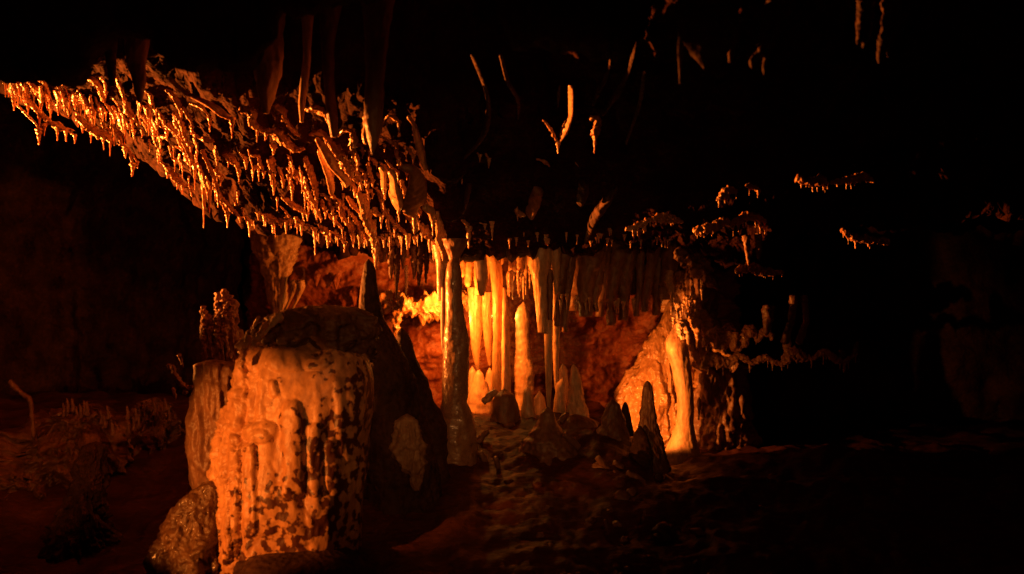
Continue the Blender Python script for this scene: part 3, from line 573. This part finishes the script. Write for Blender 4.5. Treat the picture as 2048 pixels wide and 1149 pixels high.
# small dark ones inside, left
for k, (x, y0, y1, wd, m_, lab) in enumerate([
    (752, 480, 540, 9, M_drip, 'short orange stalactite at the left of the niche ceiling'), (768, 480, 525, 8, M_brown, 'short brown stalactite at the left of the niche ceiling'),
    (782, 480, 560, 10, M_brown, 'medium dark stalactite left of the longest dark one'), (793, 480, 598, 8, M_dark, 'longest dark spike above the glaring rock shelf'),
    (806, 480, 540, 8, M_brown, 'thin brown stalactite right of the longest dark spike'), (812, 540, 592, 4, M_drip, 'fine glowing straw above the glaring rock shelf'),
    (838, 480, 575, 10, M_dark, 'dark stubby stalactite above the glaring rock shelf'), (828, 500, 560, 8, M_brown, 'thin stalactite left of the dark stubby one'), (852, 490, 570, 7, M_dark, 'dark thin stalactite nearest the orange stalactite')]):
    tube('stalactite', [(x, y0 - 10, 8.3, wd), (x + 1, (y0 * .6 + y1 * .4), 8.3, wd * .8), (x, y0 * .2 + y1 * .8, 8.3, wd * .45), (x, y1, 8.3, wd * .2)], m_, amp=.35, seed=k + 400, label=lab, cat='stalactite')
random.seed(9)
for k in range(22):
    x = random.uniform(1015, 1060); drip(x, random.uniform(530, 560), random.uniform(8.9, 9.2), random.uniform(25, 52), random.uniform(6, 10), 'short red drip hanging behind the crown above the fiery-tipped stalagmite', 'red drips behind the crown')
# glaring rock shelf
sh = tube('rock_shelf', [(770, 600, 9.2, 14), (800, 612, 9.1, 18), (830, 618, 9.05, 20), (862, 618, 9.1, 20), (900, 606, 9.2, 16), (935, 600, 9.3, 14)], M_gold, amp=.9, fr=1.6, n=60, step=1.2, seed=70, label='craggy rock shelf blazing white beside the hidden niche lamp', cat='rock shelf')
tube('drip_tongue', [(795, 620, 9.0, 10), (793, 650, 9.0, 7), (790, 675, 9.0, 3)], M_gold, amp=.8, seed=71, parent=sh)
# back ledge lumps on the wall at left of the niche
for k, (x, y, r_, lab) in enumerate([(632, 555, 10, 'small pointed lump on the red niche wall'), (672, 562, 10, 'small round lump on the red niche wall'), (708, 590, 12, 'teardrop-shaped lump on the red wall beside the dark thin stalagmite')]):
    formation('wall_knob', [(y - r_ * 1.4, x - r_ * .5, x + r_ * .6), (y - r_ * .6, x - r_, x + r_), (y + r_ * .4, x - r_ * .6, x + r_ * .6), (y + r_ * 1.8, x - 2, x + 2)], 9.35, M_wall, amp=.35, fr=1.5, label=lab, cat='rock knob', seed=k + 80)
# pale fluted wall corner
pc = formation('fluted_pillar', [(430, 505, 600), (470, 512, 596), (500, 514, 590), (530, 530, 580), (560, 535, 572), (590, 537, 572), (620, 545, 570), (650, 548, 570)], 9.0, M_pillar, amp=.25, flute=.22, seed=90, n=90, step=1.6, label='pale fluted pillar of flowstone at the left corner of the red niche wall', cat='flowstone pillar')
for k, (x0, x1) in enumerate([(586, 574), (600, 588)]):
    tube('drape_leg', [(x0, 560, 8.9, 9), (x0 + 2, 575, 8.9, 7), (x0 - 6, 600, 8.9, 3), (x1 - 6, 625, 8.9, 3)], M_pillar, amp=.3, seed=k + 92, parent=pc)

# ------------------------------------------------------------------ row of thick blunt stalactites
thick = [(1116, 653, 8, 'thin pale-ended stalactite at the left end of the thick dark row'), (1129, 664, 7, 'thin stalactite second from the left in the thick dark row'), (1150, 622, 14, 'thick stalactite third from the left in the dark row'), (1170, 634, 14, 'thick stalactite with a crooked bottom in the dark row'), (1188, 624, 9, 'stalactite between the crooked and the pale-ended ones'),
         (1201, 634, 9, 'pale-ended short stalactite left of the longest in the dark row'), (1222, 651, 10, 'longest blunt stalactite in the thick dark row'), (1247, 641, 11, 'blunt stalactite right of the longest in the dark row'), (1273, 633, 6, 'thin flat-tipped bright-edged stalactite in the dark row'), (1290, 624, 8, 'pointed stalactite near the right end of the dark row'), (1313, 631, 8, 'last stalactite at the right end of the dark row'), (1330, 600, 12, 'dark buttress closing the right end of the row')]
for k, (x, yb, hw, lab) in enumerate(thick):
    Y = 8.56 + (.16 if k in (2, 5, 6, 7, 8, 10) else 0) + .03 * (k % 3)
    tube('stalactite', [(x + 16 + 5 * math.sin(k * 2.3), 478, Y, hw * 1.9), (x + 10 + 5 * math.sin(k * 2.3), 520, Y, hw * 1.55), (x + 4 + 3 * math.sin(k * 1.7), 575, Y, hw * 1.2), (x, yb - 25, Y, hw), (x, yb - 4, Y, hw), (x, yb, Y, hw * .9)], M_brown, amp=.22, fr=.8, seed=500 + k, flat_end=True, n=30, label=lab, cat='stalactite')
random.seed(33)
for k in range(14):
    x = random.uniform(1110, 1325); drip(x, random.uniform(590, 612), 8.25, random.uniform(14, 32), random.uniform(5, 9), 'tiny straw poking out below the thick dark row', 'straws below the thick dark row')
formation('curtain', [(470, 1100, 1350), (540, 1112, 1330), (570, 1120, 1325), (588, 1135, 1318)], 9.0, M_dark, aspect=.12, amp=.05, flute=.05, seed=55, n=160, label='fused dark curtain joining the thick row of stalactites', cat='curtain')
random.seed(77)
for k in range(40):
    x = random.uniform(1000, 1340); y = random.uniform(452, 484); drip(x, y, 8.0, random.uniform(8, 20), random.uniform(5, 9), 'tiny dark wet drip on the ceiling lip above the niche', 'dark drips on the lip above the niche')

# ------------------------------------------------------------------ stalagmites and mounds in front of the niche
def stg(rows, Y, lab, m=M_brown, **k): return formation('stalagmite', rows, Y, m, label=lab, cat='stalagmite', amp=k.pop('amp', .10), rings=k.pop('rings', .05), **k)
stg([(728, 1121, 1131), (738, 1118, 1135), (770, 1117, 1137), (830, 1114, 1140)], 8.9, 'rounded reddish stalagmite behind the pale twin-topped ones', M_cream, seed=101)
stg([(755, 1123, 1129), (765, 1112, 1131), (790, 1109, 1131), (830, 1106, 1133), (860, 1104, 1138)], 8.6, 'broad flat-sided stalagmite left of the pointed pale one', M_cream, seed=102)
pm = stg([(829, 1136, 1166), (836, 1126, 1182), (850, 1118, 1194), (875, 1110, 1206), (910, 1100, 1216), (960, 1080, 1235)], 8.2, 'low dark lumpy mound in front of the pale pointed stalagmite', M_brown, seed=103, flute=.12, amp=.2, n=110)
formation('stalagmite', [(729, 1144, 1150), (736, 1142, 1154), (765, 1141, 1161), (790, 1139, 1166), (815, 1137, 1172), (845, 1132, 1180)], 8.5, M_cream, amp=.16, flute=.14, rings=.06, seed=113, n=80, step=1.6, label='pale pointed stalagmite rising behind a dark lumpy mound', cat='stalagmite')
stg([(814, 1089, 1101), (820, 1085, 1106), (832, 1080, 1109), (850, 1072, 1114), (880, 1054, 1136), (920, 1030, 1160), (960, 1016, 1178), (1010, 1000, 1200)], 7.5, 'wide layered cone in front of the niche', seed=104, rings=.10, n=120, amp=.17, flute=.05, step=1.8)
stg([(798, 1218, 1234), (806, 1215, 1238), (822, 1212, 1241), (840, 1206, 1248), (870, 1198, 1258), (910, 1188, 1272)], 7.8, 'dark pointed stalagmite left of the tallest pointed one', seed=105, amp=.2, n=90, flute=.08)
stg([(804, 1246, 1255), (825, 1242, 1260), (870, 1236, 1268)], 7.9, 'small dark nub between the two pointed stalagmites', M_dark, seed=106)
stg([(762, 1288, 1302), (768, 1286, 1304), (800, 1284, 1307), (840, 1280, 1311), (870, 1275, 1319), (900, 1270, 1328), (940, 1262, 1340)], 7.6, 'tallest dark pointed stalagmite against the golden wall', seed=107, flute=.08, amp=.18, n=90)
stg([(852, 1274, 1286), (875, 1266, 1296), (910, 1258, 1304), (960, 1250, 1312)], 7.5, 'small dark lump at the left foot of the tallest pointed stalagmite', M_dark, seed=108)
# broken pieces of stalactite lying about
random.seed(3)
for k, (x0, y0, x1, y1, r_, Y, lab, m_) in enumerate([
    (966, 805, 992, 782, 7, 8.2, 'broken stump leaning on the boss under the orange columns', M_cream),
    (952, 888, 976, 862, 6, 7.6, 'broken piece lying at the foot of the tall dark column', M_brown), (1010, 853, 1028, 850, 4, 8.0, 'flat broken piece in front of the boss', M_brown),
    (1128, 868, 1158, 895, 7, 7.4, 'broken piece lying on the right flank of the wide cone', M_brown), (1255, 945, 1288, 965, 6, 6.9, 'hollow broken piece lying on the mud slope', M_brown),
    (1228, 925, 1246, 935, 5, 6.9, 'small broken piece beside the hollow one on the mud', M_brown), (1195, 915, 1225, 950, 6, 7.1, 'dark broken piece lying below the pointed stalagmites', M_brown),
    (960, 905, 975, 930, 6, 7.3, 'dark broken piece right of the tall column base', M_brown), (990, 915, 1000, 945, 5, 7.2, 'thin broken piece standing askew near the column base', M_brown),
    (1210, 1040, 1216, 1068, 2.5, 5.9, 'thin twig-like straw stuck upright in the mud slope', M_brown), (1290, 1022, 1284, 1045, 2.5, 6.0, 'second thin straw leaning in the mud slope', M_brown),
    (1072, 866, 1085, 860, 4, 7.9, 'tiny broken chip beside the knobbly stalagmite', M_brown), (1120, 845, 1135, 828, 6, 7.8, 'slanting slab below the broad flat-sided stalagmite', M_brown)]):
    tube('broken_stalactite', [(x0, y0, Y, r_), ((x0 + x1) / 2, (y0 + y1) / 2, Y + .02, r_ * 1.05), (x1, y1, Y + .05, r_ * .85)], m_, amp=.3, seed=600 + k, flat_end=True, label=lab, cat='broken stalactite')

random.seed(61)
def rock_mesh(k):
    t = np.linspace(.05, np.pi - .05, 14); a = np.linspace(0, 2 * np.pi, 18, endpoint=False)
    V = np.stack([np.sin(t)[:, None] * np.cos(a), .8 * np.sin(t)[:, None] * np.sin(a), .55 * np.cos(t)[:, None] + 0 * a], -1)
    V = V * (1 + .35 * fbm(V, 1.3, 4, .55, k * 5))[..., None]; V = np.round(V * 5) / 5 * .35 + V * .65
    return grid_mesh('rubble_stone', V, True, M_mud if k % 2 else M_brown, origin=np.zeros(3), caps=True).data
ROCKS = [rock_mesh(k) for k in range(6)]
for k in range(95):
    px_ = random.uniform(940, 1560); Yr = random.uniform(5.0, 8.0); X_ = (px_ - 1024) / F * Yr
    o = bpy.data.objects.new('rubble_stone', ROCKS[k % 6]); r_ = random.uniform(.015, .05) * (1 if k % 9 else 1.7)
    o.location = (X_, Yr, floor_z(X_, Yr) + .2 * r_); o.scale = (r_, r_, r_); o.rotation_euler = (random.uniform(-.4, .4), random.uniform(-.4, .4), random.uniform(0, 6))
    finish(o, label='small reddish stone lying loose on the mud slope in front of the niche', cat='stone', group='loose stones on the mud slope')

# ------------------------------------------------------------------ right column and crag
rc = col([(640, 1352, 1366), (655, 1346, 1364), (668, 1338, 1368), (683, 1332, 1372), (707, 1334, 1377), (737, 1344, 1381), (781, 1353, 1386), (820, 1356, 1387), (850, 1352, 1386), (875, 1344, 1390), (900, 1332, 1398), (930, 1318, 1408)], 8.55,
    'tall pale curved column glowing on its left side at the right end', M_tan, amp=.05, rings=.02, flute=.04, seed=110, n=80, step=1.6)
formation('flowstone_slope', [(596, 1340, 1362), (640, 1322, 1366), (690, 1292, 1370), (740, 1262, 1376), (790, 1244, 1380), (850, 1240, 1386), (900, 1246, 1392), (950, 1246, 1398)], 9.15, M_gold, aspect=.55, power=2.2, amp=.16, flute=.10, zw=.12, fr=5, seed=190, n=220, step=1.5,
    label='rough golden flowstone slope leaning up behind the pale curved column', cat='flowstone')
crag = formation('crag', [(500, 1345, 1400), (560, 1352, 1420), (620, 1360, 1425), (680, 1372, 1445), (715, 1385, 1470), (732, 1395, 1482), (745, 1405, 1476), (800, 1402, 1488), (860, 1396, 1492), (950, 1388, 1505)], 8.9, M_brown, amp=.35, flute=.25, seed=111, n=120, step=1.8, label='pale dripping crag of flowstone above and right of the curved column', cat='crag')
for k, (pts, m_) in enumerate([
    ([(1340, 540, 8.2, 6), (1338, 560, 8.2, 7), (1344, 585, 8.2, 6), (1352, 605, 8.2, 5), (1358, 625, 8.2, 5), (1360, 645, 8.2, 6)], M_cream),
    ([(1358, 542, 8.2, 9), (1362, 560, 8.2, 7), (1368, 590, 8.2, 4), (1372, 612, 8.2, 4)], M_gold),
    ([(1384, 565, 8.2, 3), (1386, 590, 8.2, 5), (1384, 612, 8.2, 8), (1390, 640, 8.2, 12), (1394, 670, 8.2, 5), (1393, 698, 8.2, 2)], M_gold),
    ([(1366, 640, 8.15, 6), (1372, 660, 8.1, 5), (1378, 690, 8.1, 3)], M_cream),
    ([(1360, 640, 8.1, 6), (1360, 665, 8.1, 5), (1368, 680, 8.1, 4)], M_cream),
    ([(1388, 610, 8.3, 12), (1404, 635, 8.3, 14), (1414, 660, 8.3, 12), (1430, 690, 8.3, 10), (1448, 706, 8.3, 6), (1476, 716, 8.3, 3)], M_gold),
    ([(1380, 690, 8.3, 5), (1392, 715, 8.3, 7), (1402, 738, 8.3, 4)], M_gold),
    ([(1350, 500, 8., 9), (1372, 520, 8., 14), (1400, 545, 8., 12), (1425, 568, 8., 8), (1440, 578, 8., 3)], M_brown),
    ([(1385, 505, 8., 8), (1405, 522, 8., 10), (1425, 545, 8., 6)], M_brown)]):
    tube('drape', [(p[0], p[1], p[2] + .35, p[3]) for p in pts], m_, amp=.55, seed=700 + k, parent=crag, n=30, step=1.6)
for k in range(16):
    random.seed(800 + k); x = random.uniform(1340, 1410); y = random.uniform(555, 640)
    drip(x, y, 8.5, random.uniform(10, 28), random.uniform(5, 9), 'little pale drip on the crag above the curved column', 'little drips on the pale crag')
tier([(1400, 740), (1425, 724), (1450, 732), (1478, 716), (1505, 728), (1530, 718), (1560, 730), (1585, 714), (1620, 720), (1650, 708), (1680, 726), (1716, 708)], 5.5, 22, 2, 'long thin ledge with drips running right from the crag', 8.3, (8, 26))
tier([(1405, 694), (1425, 678), (1440, 688), (1460, 676), (1475, 694), (1500, 672), (1515, 680), (1530, 664), (1545, 682)], 6.5, 12, 2, 'knobbly upper ledge right of the crag', 8.4, (10, 26))
ridge([(1566, 672), (1572, 690), (1572, 700)], 6, 2, ((.9, 22, 9),), Y=8.3, m=M_drip, label='glowing stub with a drip on the right ledge', dl=LAB_T[2])
ridge([(1716, 684), (1712, 700), (1706, 722)], 5, 2, ((.5, 22, 7),), Y=8.3, m=M_brown, label='last dim knob at the right end of the ledge', dl=LAB_T[2])
ridge([(1678, 700), (1682, 712), (1680, 718)], 6, 2, ((.95, 20, 7),), Y=8.3, m=M_brown, label='second last dim knob on the right ledge', dl=LAB_T[2])
for k, (x, y0, y1, wd, lab) in enumerate([(1418, 735, 800, 18, 'rounded pale bulge under the crag ledge'), (1440, 780, 820, 5, 'thin lit streak of flowstone below the rounded bulge'), (1465, 800, 828, 4, 'second thin lit streak below the rounded bulge'), (1484, 790, 820, 6, 'small lit knob at the far lower right'), (1398, 795, 830, 4, 'slanted lit sliver right of the curved column')]):
    formation('flowstone', [(y0, x - wd * .4, x + wd * .4), (y0 + (y1 - y0) * .3, x - wd, x + wd), (y1, x - wd * .3, x + wd * .2), (y1 + 8, x - 2, x + 1)], 8.68, M_brown, amp=.25, flute=.2, seed=900 + k, label=lab, cat='flowstone')

# ------------------------------------------------------------------ the great spotted boss, left foreground
bumps = [(545, 768, 548, 785, 10, .035), (583, 822, 588, 975, 20, .05), (505, 866, 535, 862, 18, .035), (500, 900, 500, 1060, 14, .045), (520, 880, 530, 1050, 22, .03), (630, 860, 632, 980, 13, .03), (664, 895, 668, 975, 14, .035),
         (560, 1000, 600, 1060, 30, .03), (470, 880, 468, 1100, 12, .05), (450, 960, 455, 1120, 9, .05), (640, 1010, 650, 1100, 26, .03), (480, 740, 476, 850, 14, .03), (690, 740, 700, 900, 22, .03), (560, 720, 640, 715, 22, .03)]
boss = formation('flowstone_boss', [(686, 560, 650), (692, 530, 690), (700, 512, 712), (715, 508, 728), (760, 494, 736), (820, 476, 734), (880, 462, 730), (940, 454, 730), (1000, 450, 726), (1090, 448, 722), (1110, 452, 716), (1160, 450, 716), (1240, 430, 730), (1330, 420, 740)], 6.0, M_boss,
    aspect=.8, power=2.3, amp=.11, fr=1.4, flute=.03, crag=.15, zw=.16, seed=120, n=260, step=1.7, bumps=bumps, label='massive cream and orange stalagmite boss speckled with dark blotches, left foreground', cat='stalagmite')
formation('top_crust', [(612, 605, 690), (618, 582, 706), (630, 560, 718), (650, 538, 728), (670, 520, 734), (690, 508, 736), (708, 504, 732), (726, 512, 722)], 6.12, M_crust, aspect=.8, power=2.2, amp=.36, flute=.12, zw=.11, fr=3.2, seed=121, n=160, step=1.7, parent=boss)
for k, (pts) in enumerate([[(560, 632, 5.7, 9), (552, 640, 5.65, 8), (540, 655, 5.6, 3), (528, 672, 5.6, 2)], [(520, 632, 5.9, 3), (512, 645, 5.9, 4), (508, 660, 5.9, 4), (500, 680, 5.9, 3)], [(500, 672, 5.75, 6), (492, 690, 5.72, 6), (486, 710, 5.7, 7), (480, 740, 5.7, 7)],
    [(540, 645, 5.8, 5), (530, 655, 5.75, 8), (515, 680, 5.7, 7), (500, 700, 5.7, 6)]]):
    tube('drip_rib', pts, M_ridge if k else M_cream, amp=.5, seed=130 + k, parent=boss)
formation('stalagmite', [(720, 398, 462), (723, 391, 470), (735, 391, 472), (770, 390, 472), (800, 388, 470), (850, 379, 465), (900, 380, 462), (940, 384, 456), (980, 390, 452), (1020, 390, 452), (1080, 380, 460)], 6.35, M_brown, aspect=.8, amp=.16, flute=.16, seed=150, n=110, step=1.8, label='flat-topped drum-shaped stalagmite tucked against the left side of the spotted boss', cat='stalagmite')
formation('flowstone_mound', [(960, 404, 440), (985, 385, 446), (1010, 365, 450), (1050, 335, 456), (1085, 312, 458), (1149, 300, 460), (1230, 290, 480), (1330, 270, 500)], 5.85, M_beads, aspect=.7, zw=.15, amp=.36, flute=.06, fr=3, seed=151, n=140, step=1.8, label='wet beaded flowstone mound at the lower left foot of the spotted boss', cat='flowstone')
formation('flowstone_mound', [(1092, 560, 640), (1100, 520, 700), (1115, 480, 730), (1149, 440, 745), (1250, 430, 760), (1330, 420, 780)], 5.75, M_dark, aspect=.7, amp=.3, seed=152, n=140, label='dark earthy ledge at the bottom of the spotted boss', cat='flowstone')
# dark mass to its right
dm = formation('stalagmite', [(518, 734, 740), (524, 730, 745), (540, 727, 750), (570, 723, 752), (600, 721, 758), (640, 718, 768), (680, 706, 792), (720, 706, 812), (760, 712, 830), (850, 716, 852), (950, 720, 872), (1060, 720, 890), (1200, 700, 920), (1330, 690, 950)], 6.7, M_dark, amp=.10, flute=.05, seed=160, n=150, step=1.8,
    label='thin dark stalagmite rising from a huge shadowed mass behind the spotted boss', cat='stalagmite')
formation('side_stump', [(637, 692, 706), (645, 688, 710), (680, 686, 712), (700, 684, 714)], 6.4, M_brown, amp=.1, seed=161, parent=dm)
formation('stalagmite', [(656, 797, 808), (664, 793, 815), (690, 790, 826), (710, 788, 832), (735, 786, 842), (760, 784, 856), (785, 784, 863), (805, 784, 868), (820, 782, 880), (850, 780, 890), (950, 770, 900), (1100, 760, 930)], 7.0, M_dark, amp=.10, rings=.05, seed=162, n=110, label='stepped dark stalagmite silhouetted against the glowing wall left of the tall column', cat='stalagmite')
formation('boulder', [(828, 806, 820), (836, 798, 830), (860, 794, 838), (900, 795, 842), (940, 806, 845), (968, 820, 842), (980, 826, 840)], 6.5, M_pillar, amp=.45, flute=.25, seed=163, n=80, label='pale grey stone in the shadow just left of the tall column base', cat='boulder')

# ------------------------------------------------------------------ dim things in the left chamber
lf = formation('flowstone', [(590, 450, 462), (610, 436, 468), (650, 428, 472), (700, 424, 474), (760, 420, 478)], 8.4, M_brown, amp=.5, flute=.4, seed=170, n=120, step=1.8, label='craggy fluted lump behind the drum-shaped stalagmite', cat='flowstone')
for k, (x, y0, y1, r_) in enumerate([(408, 612, 720, 7), (420, 628, 716, 6), (436, 585, 722, 8), (450, 578, 700, 8), (462, 590, 660, 7), (444, 640, 722, 5), (404, 650, 700, 4)]):
    tube('hanging_rib', [(x - 2, y0, 8.25, r_ * .7), (x + 2, y0 * .7 + y1 * .3, 8.22, r_), (x - 1, (y0 + y1) / 2, 8.22, r_ * .8), (x + 4, y1, 8.22, r_ * .3)], M_brown, amp=.8, seed=1500 + k, parent=lf, n=30, step=1.6)
for k, pts in enumerate([[(345, 730, 7.8, 4), (350, 750, 7.8, 5), (362, 768, 7.8, 5), (376, 778, 7.8, 4), (388, 770, 7.8, 3)], [(358, 708, 7.8, 4), (362, 722, 7.8, 3), (366, 735, 7.8, 2)], [(336, 728, 7.9, 4), (344, 748, 7.9, 4)], [(368, 790, 7.8, 4), (376, 770, 7.8, 4)], [(346, 775, 7.9, 3), (352, 800, 7.9, 3)]]):
    tube('helictite', pts, M_brown, amp=.6, seed=171 + k, label=['curled twisted prong of rock left of the drum-shaped stalagmite', 'upper short prong above the curled one', 'left stub beside the curled prong', 'small prong under the curled one', 'thin slanted prong below and left of the curled one'][k], cat='rock prong')
tube('stalagmite', [(20, 760, 8.2, 4), (30, 775, 8.2, 5), (48, 790, 8.2, 4), (60, 800, 8.2, 5), (64, 830, 8.2, 4), (68, 880, 8.2, 4)], M_brown, amp=.4, seed=180, label='crooked twig-like formation at the far left', cat='rock prong')
def ledge(rows, Y, lab, seed, m=M_rubbly, **k): return formation('rock_ledge', rows, Y, m, amp=.42, flute=.22, zw=.12, fr=6, seed=seed, n=200, step=1.8, label=lab, cat='rock ledge', **k)
ledge([(812, 130, 200), (830, 110, 240), (860, 40, 250), (890, 0, 250), (940, -60, 240), (1000, -100, 200), (1100, -150, 210)], 8.6, 'rough low ledge at the far left of the cave', 181, aspect=.5)
ledge([(795, 296, 325), (820, 265, 340), (850, 255, 345), (880, 250, 350), (960, 240, 380)], 8.8, 'small rough ledge between the far left ledge and the boss', 182, aspect=.5)
ledge([(885, 172, 204), (900, 166, 206), (980, 150, 204), (1030, 128, 200), (1080, 110, 215), (1149, 100, 230), (1300, 80, 240)], 7.6, 'craggy upright rock edge in the lower left', 183, m=M_dark)
random.seed(44)
for k in range(20):
    x = random.uniform(120, 340); y = 850 - .2 * abs(x - 230) + random.uniform(-30, 5)
    tube('stalagmite', [(x, y + 22, 8.4, 5), (x + 1, y + 10, 8.4, 3.5), (x - 2, y - 8, 8.4, 2)], M_brown, amp=.5, seed=1000 + k, label='small dim nub on the ledges at the far left', cat='stalagmite', group='nubs on the left ledges')
print('objects', len(S.objects), 'drips', DRIPN[0])
